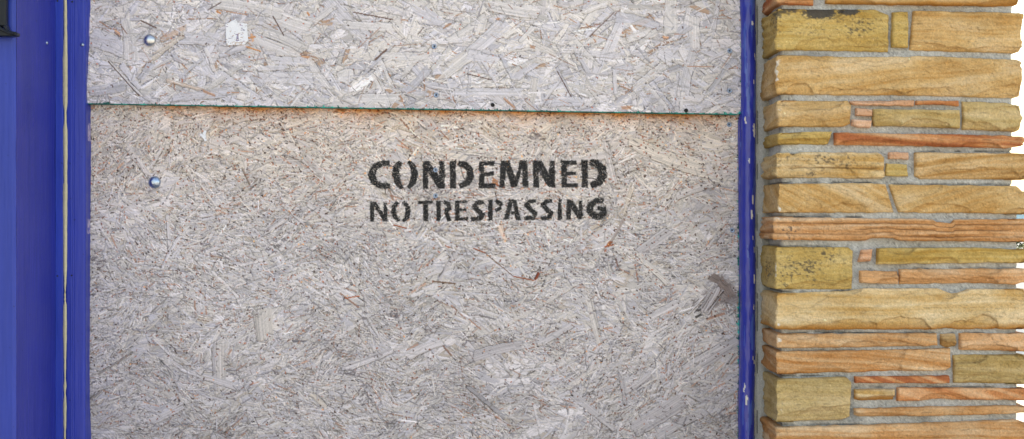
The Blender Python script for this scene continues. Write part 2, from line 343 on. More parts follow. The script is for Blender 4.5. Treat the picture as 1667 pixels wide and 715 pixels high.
LINE2 = [P_((602, 328), (611.5, 328), (624.5, 348), (624.2, 329), (630, 329), (631, 360.5), (623.5, 359.5), (609, 337), (608.6, 360.5), (602.2, 360.5)),
    S_((647.5, 329, 6), (641.3, 336, 7.5), (640, 344, 8), (643, 353, 8), (649, 360, 5.5)), S_((656, 328.5, 5.5), (662.3, 335, 7.5), (664.3, 344, 8), (662, 353, 8), (655.5, 359.3, 5.5)),
    P_((680.8, 327), (705, 326.6), (704.6, 331.6), (696.6, 331.8), (697, 360), (688.9, 360), (688.8, 332), (681.2, 331.8)),
    P_((710, 327), (717.5, 327), (717.8, 359.5), (710.2, 359.5)), S_((722, 329, 5), (730, 332, 7.5), (731, 339, 7.5), (724, 344, 6)), S_((725.5, 344, 7), (731.5, 360, 7.5)),
    P_((740, 326.4), (761, 326.2), (760.5, 331.2), (747.7, 331.4), (747.8, 339.3), (759, 339), (759, 343.2), (747.8, 343.5), (748, 354), (761.5, 354), (761.5, 359), (740.3, 359.2)),
    S_((787, 328.3, 5.5), (777, 330, 7.5), (771.5, 336, 8), (778, 342.5, 8), (784.5, 349, 8.5), (781.5, 355, 8), (767, 357.3, 6)),
    P_((794.2, 325), (801.6, 325), (802, 359), (794.3, 359)), S_((806.5, 326.5, 4), (813, 330.5, 8), (817, 334, 5)), S_((816, 338.3, 5.5), (806.5, 343, 6)),
    P_((829, 325), (836, 325), (827.5, 357), (819.5, 357)), P_((833, 324.5), (840, 324.5), (847.6, 358), (840, 358.5), (837.5, 349), (832, 348), (833, 344), (837, 344)),
    S_((872, 327.3, 5.5), (863, 328, 7), (856.7, 334, 7.5), (863, 340.5, 8), (870.3, 347, 8), (867, 354, 8), (853.5, 355.5, 5.5)),
    S_((898.7, 327.2, 5.5), (889, 328, 7), (883.5, 333.5, 7.5), (889.7, 340.5, 8), (896.7, 347, 8), (893.5, 354, 8), (880.3, 355.3, 5.5)),
    P_((908, 325), (914, 325), (914.6, 357.3), (907.8, 357.3)),
    P_((922, 325), (931.3, 325), (942.5, 343), (942.3, 326.5), (947.6, 326.5), (948.7, 355), (940.5, 357), (929, 337), (929.3, 357.3), (922, 357.3)),
    S_((981.7, 326.5, 6), (969.5, 327, 8), (960.7, 334, 9.5), (960, 344, 10), (967, 351.3, 9.5), (976, 352.3, 9), (982, 347, 9), (982, 338, 8)), P_((973, 336.5), (985.8, 336.5), (985.8, 342), (973, 341))]
def sdf_text(shapes, x, y):
    best = np.full(x.shape, 99.0)
    for kind, p in shapes:
        if kind == 's':
            d = np.full(x.shape, 99.0); n = len(p)
            for i in range(n-1):
                (ax, ay, aw), (bx_, by, bw) = p[i], p[i+1]
                dx, dy = bx_-ax, by-ay; L2 = dx*dx+dy*dy
                t = ((x-ax)*dx+(y-ay)*dy)/L2; tc = np.clip(t, 0, 1)
                dd = np.hypot(x-ax-tc*dx, y-ay-tc*dy)-(aw+(bw-aw)*tc)/2
                Ls = math.sqrt(L2)
                if i == 0: dd = np.where(t < 0, np.maximum(dd, -t*Ls), dd)
                if i == n-2: dd = np.where(t > 1, np.maximum(dd, (t-1)*Ls), dd)
                d = np.minimum(d, dd)
        else:
            n = len(p); d2 = np.full(x.shape, 1e9); ins = np.zeros(x.shape, bool)
            for i in range(n):
                (ax, ay), (bx_, by) = p[i], p[(i+1) % n]
                dx, dy = bx_-ax, by-ay; t = np.clip(((x-ax)*dx+(y-ay)*dy)/(dx*dx+dy*dy), 0, 1)
                d2 = np.minimum(d2, (x-ax-t*dx)**2+(y-ay-t*dy)**2)
                cr = ((ay > y) != (by > y)) & (x < (bx_-ax)*(y-ay)/((by-ay) if by != ay else 1e-9)+ax); ins ^= cr
            d = np.sqrt(d2)*np.where(ins, -1, 1)
        best = np.minimum(best, d)
    return best
def bil(A, x, y):
    x0 = np.floor(x).astype(int); y0 = np.floor(y).astype(int); fx = x-x0; fy = y-y0
    if A.ndim == 3: fx = fx[..., None]; fy = fy[..., None]
    return (A[y0, x0]*(1-fx)+A[y0, x0+1]*fx)*(1-fy)+(A[y0+1, x0]*(1-fx)+A[y0+1, x0+1]*fx)*fy
def lettering(shapes, x0, x1, y0, y1, label, seed):
    st = .5; gx, gy = np.meshgrid(np.arange(x0, x1, st), np.arange(y0, y1, st))
    d = sdf_text(shapes, gx, gy)+.9*nA.f(gx/5, gy/5)+.5*nB.f(gx/1.5, gy/1.5)
    rr = np.random.default_rng(seed)
    blur = 1.4+2.0*sstep(930, 990, gx)+.8*nC.f(gx/30, gy/30)
    dens = sstep(blur+.9, -1.9, d)
    hh = bil(hgt, gx-LX0, gy-LY0)
    loc_h = bil(hgt, gx-LX0-1.2, gy-LY0-1.2)
    speck = .26*nD.f(gx/1.6, gy/1.6, 3)+.12*nC.f(gx/9, gy/9, 3)+.20*rr.normal(0, 1, gx.shape)
    keep = (dens+speck*.9-.12*(loc_h-hh > .5)-.30*(bil(C[..., 0], gx-LX0, gy-LY0) > .80)) > .47
    cell = keep[:-1, :-1]
    P = np.stack([PX(gx), -(hh+.22)/1000., PZ(gy)], -1)
    v = .011+.08*np.clip(1-dens, 0, 1)**1.2+.018*np.abs(rr.normal(0, 1, gx.shape))+.035*sstep(.35, .8, nB.f(gx/2.2, gy/2.2, 3))+.015*sstep(0, .6, nA.f(gx/14, gy/10, 3))+.012*np.clip(hh, -1, 1)
    col = np.stack([v*1.04, v*.98, v*.96], -1)
    o = from_grid('stencil_lettering', P, M['paint_spray'], low, col, cell, origin=org); o['label'] = label
lettering(LINE1, 590, 998, 255, 314, 'black stencilled word CONDEMNED', 1)
lettering(LINE2, 594, 996, 320, 366, 'smaller black stencilled words NO TRESPASSING', 2)

# ---- upper board (front face at Y = -0.0125): px 122..1212, from the seam up
UX0, UW, UH = 122, 1096, 262
UYF = -0.0135
ub = Board(UW, UH, (.52, .50, .48), 23); r = ub.r
for i in range(1500):
    a = r.normal(0, .45) if r.random() < .8 else r.uniform(-1.5, 1.5)
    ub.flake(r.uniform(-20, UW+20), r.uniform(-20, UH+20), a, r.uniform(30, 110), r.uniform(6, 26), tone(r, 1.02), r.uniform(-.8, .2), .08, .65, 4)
for i in range(1500):
    a = r.normal(0, .6) if r.random() < .7 else r.uniform(-1.5, 1.5)
    L = r.uniform(14, 70); q = r.random()
    t = tone(r, 1.04, .09)
    if q < .03: t = np.array((.50, .36, .27))*r.uniform(.8, 1.1)
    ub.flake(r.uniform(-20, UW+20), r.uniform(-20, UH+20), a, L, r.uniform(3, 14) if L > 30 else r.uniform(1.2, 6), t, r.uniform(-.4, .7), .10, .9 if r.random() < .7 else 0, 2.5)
for i in range(3200):
    q = r.random(); t = tone(r, 1.0, .12)
    if q < .10: t = np.array((.42, .26, .18))*r.uniform(.7, 1.2)
    elif q < .3: t = t*.6
    elif q < .5: t = np.minimum(t*1.2, .8)
    ub.flake(r.uniform(0, UW), r.uniform(0, UH), r.normal(0, .7), 3+r.exponential(9), r.uniform(.8, 2.2), t, r.uniform(-.5, .5), .05, .4 if r.random() < .4 else 0)
# rows are counted upward from the seam, so a photo y turns into  seam - y
W1, W2, W3, W4 = (.65, .64, .64), (.57, .57, .61), (.62, .61, .60), (.46, .47, .52)
def useg(x1, y1, x2, y2, w, t, z=.5, st=.12, edge=.9):
    a = (x1-UX0, seam_y(x1)-y1); b = (x2-UX0, seam_y(x2)-y2)
    ub.flake((a[0]+b[0])/2, (a[1]+b[1])/2, math.atan2(b[1]-a[1], b[0]-a[0]), math.hypot(b[0]-a[0], b[1]-a[1]), w, t, z, st, edge, 1.5, .25 if w > 3 else 0)
for s_ in [(430, 20, 520, 52, 24, W1), (345, 4, 460, 22, 18, W3), (145, 58, 207, 84, 28, W2), (290, 62, 356, 64, 20, W2), (205, 30, 215, 100, 20, W3), (410, 62, 490, 92, 18, W1), (430, 50, 500, 80, 16, W3),
           (440, 98, 503, 100, 13, W2), (420, 125, 510, 128, 18, W2), (260, 66, 304, 44, 9, (.55, .40, .30)), (246, 96, 300, 55, 9, (.60, .54, .46)), (228, 130, 247, 104, 11, W4), (248, 112, 290, 90, 4, W1), (174, 98, 231, 157, 4.5, W1), (196, 104, 228, 146, 9, W2),
           (318, 75, 343, 122, 8, W2), (333, 75, 350, 118, 6, W1), (300, 120, 330, 95, 4, W4), (280, 92, 296, 100, 8, W4), (330, 150, 395, 104, 9, W3), (355, 115, 425, 160, 5, W2), (398, 90, 420, 78, 14, W3), (270, 130, 350, 153, 6, (.58, .47, .38)),
           (530, 0, 600, 66, 22, W2), (575, 12, 607, 52, 6, W1), (610, 75, 637, 138, 5, W1), (590, 123, 642, 72, 4, W4), (612, 112, 634, 176, 5, W1), (606, 118, 621, 150, 5, W3), (548, 128, 576, 118, 18, W1), (652, 128, 702, 68, 7, W3), (660, 152, 700, 110, 12, W4),
           (728, 68, 792, 26, 9, W1), (766, 88, 822, 38, 22, W2), (712, 134, 768, 88, 13, W3), (778, 86, 812, 142, 5, W2), (760, 88, 813, 100, 15, W2), (815, 88, 835, 130, 6, W4), (845, 70, 870, 42, 7, W1), (765, 108, 765, 142, 5, W2), (880, 172, 912, 130, 4, W2),
           (800, 10, 880, 22, 20, W1), (560, 40, 640, 45, 13, W1), (620, 90, 700, 95, 14, W3), (735, 150, 850, 150, 12, W2), (580, 160, 650, 158, 12, W3),
           (984, 100, 1010, 36, 17, (.62, .62, .66)), (1002, 26, 1074, 42, 15, W4), (1092, -20, 1092, 56, 20, W3), (1130, 26, 1132, 80, 17, W1), (1128, 80, 1112, 150, 16, (.58, .58, .62)), (1112, 148, 1108, 181, 5, W1), (1104, 118, 1096, 176, 4, W2),
           (1170, -5, 1160, 62, 6, W2), (1030, 144, 1082, 104, 10, W1), (1052, 136, 1090, 182, 6, W1), (1062, 132, 1095, 176, 3, W4), (905, 112, 930, 158, 6, W4), (1000, 112, 1002, 155, 6, W2), (958, 142, 978, 168, 4, W1), (945, 85, 1010, 92, 10, W2), (1070, 85, 1095, 100, 17, W2),
           (1140, 105, 1190, 80, 6, W2), (1125, 178, 1195, 160, 8, W2), (1155, 150, 1195, 95, 7, W4), (1178, 140, 1180, 155, 8, W2), (950, 20, 990, 5, 8, W1), (1020, 65, 1060, 50, 12, W1), (1040, 72, 1070, 50, 8, W3), (930, 60, 975, 110, 8, W3), (1100, 62, 1120, 40, 14, W4),
           (472, 175, 500, 140, 5, W1), (145, 150, 205, 140, 16, W4), (280, 160, 370, 150, 14, W2), (418, 112, 470, 110, 8, W2), (500, 95, 540, 150, 10, W1), (505, 40, 545, 10, 10, W1)]:
    useg(*s_)
for i in range(2600):
    q = r.random(); t = tone(r, 1.0, .12)
    if q < .08: t = np.array((.42, .28, .22))*r.uniform(.7, 1.2)
    elif q < .3: t = t*.65
    ub.flake(r.uniform(0, UW), r.uniform(0, UH), r.normal(0, .7), 3+r.exponential(9), r.uniform(.7, 1.6), t, r.uniform(-.5, .5), .05, .4 if r.random() < .4 else 0)
for s_ in [(228, 33, 255, 46, 2.2), (338, 17, 360, 4, 1.6), (575, 20, 640, 32, 1.8), (610, 98, 630, 80, 3), (907, 116, 930, 158, 1.6), (444, 26, 462, 58, 1.8), (176, 100, 226, 156, 1.5), (1000, 20, 960, 60, 1.5), (800, 130, 760, 120, 1.5), (690, 45, 680, 56, 1.5)]:
    useg(*s_, (.16, .10, .08), -.4, .2, .2)
for s_ in [(186, 50, 196, 58, 7), (409, 55, 412, 68, 4), (404, 62, 416, 60, 3), (400, 76, 425, 84, 2.5), (490, 92, 503, 92, 5), (808, 32, 814, 30, 4), (862, 75, 872, 78, 6), (1078, 62, 1090, 62, 6), (1010, 176, 1030, 175, 5), (500, 20, 504, 26, 3), (352, 18, 360, 22, 3), (820, 160, 838, 176, 4), (330, 148, 350, 156, 4)]:
    useg(*s_, (.50, .25, .12), .1, .3, .2)
for i in range(330):
    q = r.random(); t = np.array((.10, .07, .06)) if q < .4 else np.array((.34, .13, .08))
    ub.flake(r.uniform(0, UW), r.uniform(0, UH), r.uniform(-1.5, 1.5), r.uniform(1.2, 4), r.uniform(1, 2.2), t*r.uniform(.8, 1.8), r.uniform(-.5, .1), .1, 0)
vy, vx = np.mgrid[0:UH, 0:UW]
UXm = (vx+UX0).astype(float); up = vy.astype(float)
UC = ub.c; UC *= np.array((1.11, 1.07, 1.085))*(1+.10*nB.f(UXm/110, up/70+9, 4))[..., None]
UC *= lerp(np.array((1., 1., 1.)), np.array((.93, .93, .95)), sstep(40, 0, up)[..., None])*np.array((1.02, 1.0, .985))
teal_edges(UC, up, UXm, 5.5, .10, 2.0)
ru_edge = 1208.5
teal_edges(UC, ru_edge-UXm, up, 4.5, .25)
kc = int(ru_edge-UX0)+1
uh = ub.h+.45*nC.f(UXm/70, up/70)
flip = lambda A: A[::-1]
k_u = K(UYF)
Xu = PX(UXm, UYF); Zu = PZ(seam_y(UXm), UYF)+up*k_u/1000
# the worn lower right corner is nibbled back
cr = np.clip(1-np.hypot((ru_edge-UXm)/9., up/11.), 0, 1)
Zu += cr*.004*(up < 11); uh -= cr*1.5
upb = thing('strand_board', 'pale upper sheet of strand board with long coarse flakes and teal painted edges', 'board', (-0.16, -0.002, PZ(178)), 'strand board sheets closing the doorway')
ou = tuple(upb.location)
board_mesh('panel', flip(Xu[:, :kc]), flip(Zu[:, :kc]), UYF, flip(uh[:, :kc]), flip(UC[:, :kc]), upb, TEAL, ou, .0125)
ztop = float(Zu[-1, 0])
box('panel_head', (Xu[0, 0]-ou[0], UYF+.0022-ou[1], ztop-.03-ou[2]), (Xu[0, kc-1]-ou[0], UYF+.0125-ou[1], 2.41-ou[2]), bpy.data.materials['strand_board_low'], upb)

# ---- bolts and screws
def dome(rad, h, n=9): return [(rad*.93, -.002), (rad*.97, 0)]+[(rad*math.cos(a), .0008+h*math.sin(a)) for a in [i*math.pi/2/n for i in range(n)]]
o = lathe('bolt', dome(.0100, .0058), (PX(243.8, UYF)-ou[0], UYF-.0006-ou[1], PZ(66, UYF)-ou[2]), M['zinc'], upb, 36); o['label'] = 'shiny domed bolt head reflecting the sky'
o = lathe('bolt', dome(.0100, .0058), (PX(252)-org[0], -.0006-org[1], PZ(297)-org[2]), M['zinc_dull'], low, 36); o['label'] = 'dull bluish domed bolt head'
def screw(px, py, par, og, Yf, dark=False):
    c = (PX(px, Yf)-og[0], Yf-.0011-og[1], PZ(py, Yf)-og[2]); rr = .0040 if not dark else .0032
    m_ = M['screwhole'] if dark else M['screw']
    s = lathe('screw', [(rr*1.02, -.002), (rr, .0002), (rr*.86, .0009), (rr*.60, .0010), (rr*.52, .0002), (rr*.2, -.0002)], c, m_, par, 20)
    s2 = lathe('screw_recess', [(rr*.26, .0001), (rr*.22, .00035), (rr*.1, .0004)], c, M['screwhole'], s, 8)
    if dark: s['label'] = 'screw driven deep into a dark hole'
for p in [(707, 76), (710, 155), (1188, 83), (1188, 148)]: screw(*p, upb, ou, UYF)
for p in [(802, 171), (1117, 180)]: screw(*p, upb, ou, UYF, True)
for p in [(709, 277), (709, 319), (1187, 203), (1192, 375)]: screw(*p, low, org, 0.0)

# ---- paper remnants stuck to the boards
def paper(name, poly, Yf, label, cat, marks=None, base=(.84, .84, .87), lift=.0016, z0=None):
    xs = [p[0] for p in poly]; ys = [p[1] for p in poly]; st = .5
    gx, gy = np.meshgrid(np.arange(min(xs)-1, max(xs)+1, st), np.arange(min(ys)-1, max(ys)+1, st))
    d = sdf_text([('p', tuple(poly))], gx, gy)+.5*nA.f(gx/2, gy/2)
    c = np.tile(np.array(base), (*gx.shape, 1))*(1+.06*nB.f(gx/4, gy/4))[..., None]
    sp = nC.f(gx/1.3, gy/1.3, 2) > .62; c[sp] = (.42, .36, .36)
    if marks: marks(gx, gy, c)
    ox, oy, oz = PX(sum(xs)/len(xs), Yf), Yf-.0006, PZ(max(ys), Yf)
    front = np.stack([PX(gx, Yf), Yf-lift-.0006*nD.f(gx/8, gy/8), PZ(gy, Yf)], -1)
    o = from_grid(name, front, M['paper'], None, c, (d < 0)[:-1, :-1], origin=(ox, oy, oz)); o.location = (ox, oy, oz)
    sm = o.modifiers.new('thickness', 'SOLIDIFY'); sm.thickness = .0006; sm.offset = -1
    return tag(o, label, cat)
def tag_marks(gx, gy, c):
    rr = np.random.default_rng(9)
    for i in range(34):
        x = rr.uniform(368, 401); y = rr.uniform(40, 70)
        c[(np.abs(gx-x) < rr.uniform(.5, 2)) & (np.abs(gy-y) < .5)] = [(.30, .28, .36), (.50, .32, .26), (.42, .34, .45)][i % 3]
    for y, w in ((56.5, 1.6), (59, 1.4), (61, 2), (63, 1.8), (66, 3)):
        c[(np.abs(gx-387) < w) & (np.abs(gy-y) < .55)] = (.16, .12, .26)
    c[(gy > 68) & (nA.f(gx/3, gy/2) > .1)] = (.62, .48, .40)
paper('paper_tag', [(367, 40), (384, 31), (387, 37), (391, 38.5), (393, 37.5), (402, 38.5), (404, 66), (401, 70), (398, 73), (369, 74)], UYF, 'torn white paper tag with faded print stuck on the upper board', 'paper tag', tag_marks)
paper('paper_scrap', [(326, 217), (330, 218), (333, 212), (337, 213), (335, 219), (337, 229), (334, 230.5), (330, 224), (326, 221)], 0.0, 'tiny torn white paper scrap on the lower board below the seam', 'paper scrap', lift=.0026)

# ------------------------------------------------------------------ stone pillar
FY = -0.15; kf = K(FY)
CX = PX(1264, FY)                                            # the pillar's front left corner
REX = PX(1664, FY)
pil = thing('stone_pillar', 'pillar of split tan and red sandstone courses in grey mortar beside the blue trim', 'stone pillar', ((CX+REX)/2, 0.05, 0))
po = tuple(pil.location)
def path(pts, ds, smooth):
    pts = np.array(pts, float); seg = np.hypot(*np.diff(pts, axis=0).T); cum = np.concatenate([[0], np.cumsum(seg)])
    n = max(6, int(cum[-1]/ds)+1); s = np.linspace(0, cum[-1], n)
    X = np.interp(s, cum, pts[:, 0]); Y = np.interp(s, cum, pts[:, 1])
    w = int(smooth/ds)
    if w > 0:
        kern = np.ones(2*w+1)/(2*w+1)
        ext = lambda A: np.concatenate([A[0]+(A[0]-A[1])*np.arange(w, 0, -1), A, A[-1]+(A[-1]-A[-2])*np.arange(1, w+1)])
        X = np.convolve(ext(X), kern, 'valid'); Y = np.convolve(ext(Y), kern, 'valid')
    tx = np.gradient(X); ty = np.gradient(Y); L = np.hypot(tx, ty)
    return s, X, Y, ty/L, -tx/L                               # outward normal for a path that runs towards +X along the front
PALX = 1
PAL = dict(must=((.51, .37, .13), (.58, .45, .20), (.40, .25, .06)), tan=((.56, .38, .17), (.62, .47, .27), (.47, .27, .09)), red=((.56, .25, .10), (.62, .38, .21), (.40, .13, .05)),
    pink=((.60, .35, .21), (.66, .46, .33), (.50, .26, .14)), olive=((.47, .355, .16), (.56, .44, .24), (.36, .25, .09)), org=((.57, .345, .17), (.64, .46, .28), (.48, .23, .08)),
    cream=((.62, .47, .25), (.68, .55, .34), (.52, .33, .12)), brn=((.50, .325, .14), (.58, .42, .23), (.38, .21, .07)), sal=((.62, .355, .17), (.68, .47, .29), (.50, .25, .10)))
sid = [0]
def stone(pal, x0, x1, top, bot, L=False, R=False, chips=4, black=0.0, bpos=(), slantl=0, slantr=0, band=.5, relief=1.0, label=None, ds=.0014, notch=(), orange_foot=False, cracks=(), rnd=.0032, proud=0.0, tilt=0.0):
    """x0,x1: front face in photo px; top, bot: lists of (px x, px y) along its upper and lower edges."""
    sid[0] += 1; k = sid[0]; rr = np.random.default_rng(100+k); n1, n2, n3 = Noise(200+k), Noise(300+k), Noise(400+k)
    Y0 = FY+rr.uniform(-.002, .002)-proud
    X0, X1 = PX(x0, FY), PX(x1, FY); pts = []
    if L: X0 = CX+(x0-1264)*.00094*.6; pts += [(X0, -.014+rr.uniform(-.008, .006))]
    pts += [(X0, Y0), (X1, Y0+rr.uniform(-.001, .001))]
    if R: pts += [(X1, Y0+.12)]
    s, X, Y, nx, ny = path(pts, ds, .0035 if (L or R) else 0)
    fx = X/kf*1000+833.5
    edge_u = lambda T, sd: np.interp(fx, [p[0] for p in T], [p[1] for p in T])+1.5*sd.f(s*70, s*0+.5, 5)
    zt = 1.5-(edge_u(top, n1)-357.5)*kf/1000; zb = 1.5-(edge_u(bot, n2)-357.5)*kf/1000
    nv = max(6, int(np.median(zt-zb)/ds)+1); t = np.linspace(1, 0, nv)[:, None]
    Z = zb[None]*(1-t)+zt[None]*t
    Sg = np.broadcast_to(s[None], Z.shape); Hh = (zt-zb)[None]
    # ragged, possibly slanted end joints: slide the columns sideways near the ends
    e0 = .0016*n3.f(Z*55, Z*0+1.2, 3); e1 = .0016*n3.f(Z*55, Z*0+7.7, 3)
    wl = sstep(.03, 0, Sg); wr = sstep(.03, 0, s[-1]-Sg)
    wl_s = sstep(.06, 0, Sg); wr_s = sstep(.06, 0, s[-1]-Sg)
    shift = e0*wl+e1*wr+(slantl*.001*kf*(1-t-.5))*wl_s+(slantr*.001*kf*(1-t-.5))*wr_s
    dt = (zt[None]-Z); db = (Z-zb[None]); dl = Sg-0*Z; dr = s[-1]-Sg
    h = .0042*n1.f(Sg*13, Z*28, 4)*relief+.0024*n2.f(Sg*45, Z*110, 4)*relief
    warp = Z*1000+7*n3.f(Sg*7, Z*12, 3)+tilt*Sg*1000
    strata = n1.f(warp*.22, Sg*5, 3)
    h += .0013*strata*relief*band*1.6
    step = np.floor(warp/6+.8*n2.f(Sg*9, Z*9))                # split layers stand at slightly different depths
    h += .0013*(Noise(77+k).v(step*3.7, Sg*4)-.5)*relief*2
    led = n3.f(Sg*22+3, Z*50, 4)                               # broken plates: flat lands with sharp ledges between
    h += .0040*(np.floor(led*4)/4-led*.45)*relief
    cl = 0*Z
    for c_ in range(int(chips*1.7)):                                   # conchoidal scallops out of the lower and upper arrises
        low_ = rr.random() < .75; d = db if low_ else dt
        c0 = rr.uniform(.15 if L else 0, s[-1]); rs = rr.uniform(.018, .055); rv = min(rr.uniform(.006, .022), float(np.median(zt-zb))*.45)
        q = 1-((Sg-c0+.006*n2.f(Z*80, Sg*40))/rs)**2; lim = rv*np.sqrt(np.clip(q, 0, 1))*(1+.25*n3.f(Sg*60, Z*60))
        cut = -(.0022+.0050*np.clip(1-d/np.maximum(lim, 1e-5), 0, 1))
        h = np.where((d < lim) & (Sg > (.132 if L else -1)), np.minimum(h, cut+.0006*n1.f(Sg*90, Z*90)), h)
        cl = np.maximum(cl, np.exp(-((d-lim)/.0009)**2)*(lim > .003)*(.5+.5*n3.v(Sg*50, Z*50+c_)))
    ck = 0*Z
    for (ct, c0_, c1_) in cracks:                             # open bedding cracks at a given height of the face
        line = np.exp(-(((1-t)-ct-.02*n2.f(Sg*12, Z*0+ct*9, 3))*(zt-zb)[None]/.0009)**2)*sstep(c0_-12, c0_, fx)[None]*sstep(c1_+12, c1_, fx)[None]
        ck = np.maximum(ck, line)
        h = h+.0016*sstep(ct-.01, ct+.01, 1-t)*sstep(c0_-12, c0_, fx)[None]*sstep(c1_+12, c1_, fx)[None]
    h = h-.003*ck
    dd = np.minimum(np.minimum(dt, db), np.minimum(dl, dr)); rd = rnd*(1+.5*n2.f(Sg*30, Z*30))
    q = np.clip(1-dd/rd, 0, 1); h = h-rd*(1-np.sqrt(np.clip(1-q*q, 0, 1)))*.9
    h = np.maximum(h, -.0085)
    # colour: bands following the bedding, mottled
    A, B_, D_ = [np.array(v)*np.array((1.06, .985, .96)) for v in PAL[pal]]
    bd = n1.f(warp*.16, Sg*3+3, 4)*band*1.7+1.0*n2.f(Sg*16, Z*34, 5)
    bd = bd+.25*n3.f(warp*1.1, Sg*9, 2)
    w1 = np.clip(bd*1.3, 0, 1)[..., None]; w2 = np.clip(-bd*1.3, 0, 1)[..., None]
    col = A*(1-w1-w2).clip(0)+B_*w1+D_*w2
    col *= (1+.13*n3.f(Sg*200, Z*300, 2))[..., None]
    fine = n1.f(Sg*30, warp*1.6, 3)                           # thin dark bedding lines
    col *= (1-.35*sstep(.42, .7, fine))[..., None]
    col = col*(1-.42*cl[..., None])+np.array((.20, .09, .03))*.42*cl[..., None]
    col *= (1-.15*sstep(.10, .02, np.abs((led*4) % 1-.5)*0+np.minimum((led*4) % 1, 1-(led*4) % 1))*(n1.v(Sg*40, Z*40) > .45))[..., None]
    wet = n2.f(Sg*10+5, Z*16, 3); col *= (1+.12*wet)[..., None]
    if L: col *= np.where(Sg < .128, .80, 1.0)[..., None]*np.array((1, 1, 1))  # left return painted darker to imitate its weaker light
    if orange_foot:
        w = sstep(.011, .001, db+.004*n1.f(Sg*20, Z*20))[..., None]; col = col*(1-w)+np.array((.44, .20, .05))*w
    if black:
        ln = n2.f(Sg*28, Z*60, 5)+.5*n3.f(Sg*300, Z*420, 3)
        if bpos:
            wgt = 0
            for (bx0, bt0, brx, brt, ba) in bpos: wgt = np.maximum(wgt, ba*np.exp(-((fx[None]+(Sg-.13).clip(-1, 0)*200-bx0)/brx)**2-((1-t-bt0)/brt)**2))
            m = sstep(.45, .85, ln*.55+.75*n1.f(Sg*300, Z*430, 3)+wgt)[..., None]*np.clip(.7+.2*wgt, 0, .93)[..., None]*np.clip(wgt*3, 0, 1)[..., None]
        else: m = sstep(.30, .62, ln-.15)[..., None]*.9
        col = col*(1-m)+np.array((.045, .045, .045))*m
    col = col*(1-.6*ck[..., None])+np.array((.12, .06, .03))*.6*ck[..., None]
    nic = (n3.f(Sg*150+9, Z*150, 2) > .84)[..., None]; col = np.where(nic, np.minimum(col*1.45+.1, .8), col)
    if L:                                                      # paint and plaster knocks along the arris
        ar = np.exp(-((Sg-.135)/.004)**2)*(n1.f(Z*60+k, Sg*40, 3) > .35); col = col*(1-ar[..., None]*.8)+np.array((.75, .73, .66))*ar[..., None]*.8
    tx_, ty_ = -ny, nx
    P = np.stack([X[None]+nx[None]*h+tx_[None]*shift, Y[None]+ny[None]*h+ty_[None]*shift, Z], -1)
    N3 = np.stack([np.broadcast_to(nx, Z.shape), np.broadcast_to(ny, Z.shape), 0*Z], -1)
    def rim(Pe, Ne): return Pe-Ne*.026
    T_, Bt = rim(P[:1], N3[:1]), rim(P[-1:], N3[-1:]); P2 = np.concatenate([T_, P, Bt], 0); N2 = np.concatenate([N3[:1], N3, N3[-1:]], 0); c2 = np.concatenate([col[:1], col, col[-1:]], 0)
    P2 = np.concatenate([rim(P2[:, :1], N2[:, :1]), P2, rim(P2[:, -1:], N2[:, -1:])], 1); c2 = np.concatenate([c2[:, :1], c2, c2[:, -1:]], 1)
    P2[0, 0] = P2[1, 0]; P2[0, -1] = P2[1, -1]; P2[-1, 0] = P2[-2, 0]; P2[-1, -1] = P2[-2, -1]
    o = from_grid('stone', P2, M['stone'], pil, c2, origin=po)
    if label: o['label'] = label
    return o
h2 = lambda a, b, x0=1262, x1=1664: [(x0, a), (x1, b)]
# hidden course above, then the courses the photo shows, top to bottom
stone('tan', 1264, 1660, h2(-80, -78), h2(-24, -22), L=True, R=True, ds=.003)
stone('red', 1264, 1326, [(1262, -16), (1330, -16)], [(1262, 6), (1326, 8)], L=True, band=1, label='short red stone at the top left')
stone('tan', 1346, 1662, [(1346, -16), (1660, -14)], [(1346, 5), (1450, 7), (1640, 9), (1662, 6)], R=True, band=1, orange_foot=True)
stone('must', 1263, 1448, [(1262, 14), (1425, 15), (1448, 24)], [(1262, 81), (1340, 81), (1448, 84)], L=True, black=.75, bpos=((1337, .06, 24, .17, 2.2), (1382, .06, 20, .10, 1.6), (1285, .02, 20, .12, .8), (1262, .2, 12, .5, .5), (1390, .3, 60, .5, .45), (1340, .45, 40, .4, .35)), chips=5, relief=1.2, label='mustard stone with black stains along its top')
stone('must', 1454, 1479.5, [(1454, 19), (1480, 18)], [(1454, 76), (1480, 77)], chips=0, band=.3, label='narrow upright mustard stone', proud=-.001)
stone('tan', 1486, 1666, [(1486, 17), (1600, 19), (1666, 22)], [(1486, 81), (1600, 84), (1655, 86), (1666, 82)], R=True, chips=3, slantl=-5)
stone('tan', 1263, 1666, [(1262, 89), (1400, 92), (1520, 91), (1655, 97), (1666, 101)], [(1262, 153), (1500, 155), (1655, 159), (1666, 156)], L=True, R=True, chips=8, tilt=-.10)
stone('tan', 1267, 1386, [(1262, 163), (1380, 164), (1386, 170)], [(1262, 206), (1375, 206), (1386, 201)], L=True, chips=4, tilt=-.12)
stone('pink', 1385, 1489, [(1385, 164), (1489, 163)], [(1385, 168), (1392, 171), (1489, 172)], chips=1, rnd=.002, ds=.0013)
stone('red', 1493, 1562, [(1493, 163), (1562, 164)], [(1493, 170), (1540, 170), (1562, 172.5)], chips=0, rnd=.002, ds=.0013)
stone('pink', 1394, 1420, [(1394, 176), (1420, 178)], [(1394, 188), (1420, 189)], chips=0, rnd=.0025)
stone('pink', 1388, 1419, [(1388, 194), (1419, 196)], [(1388, 204), (1400, 207), (1419, 208)], chips=0, rnd=.0025, slantr=-4)
stone('olive', 1422, 1563, [(1422, 177), (1563, 179)], [(1422, 205), (1500, 206), (1563, 209)], chips=2, slantl=3)
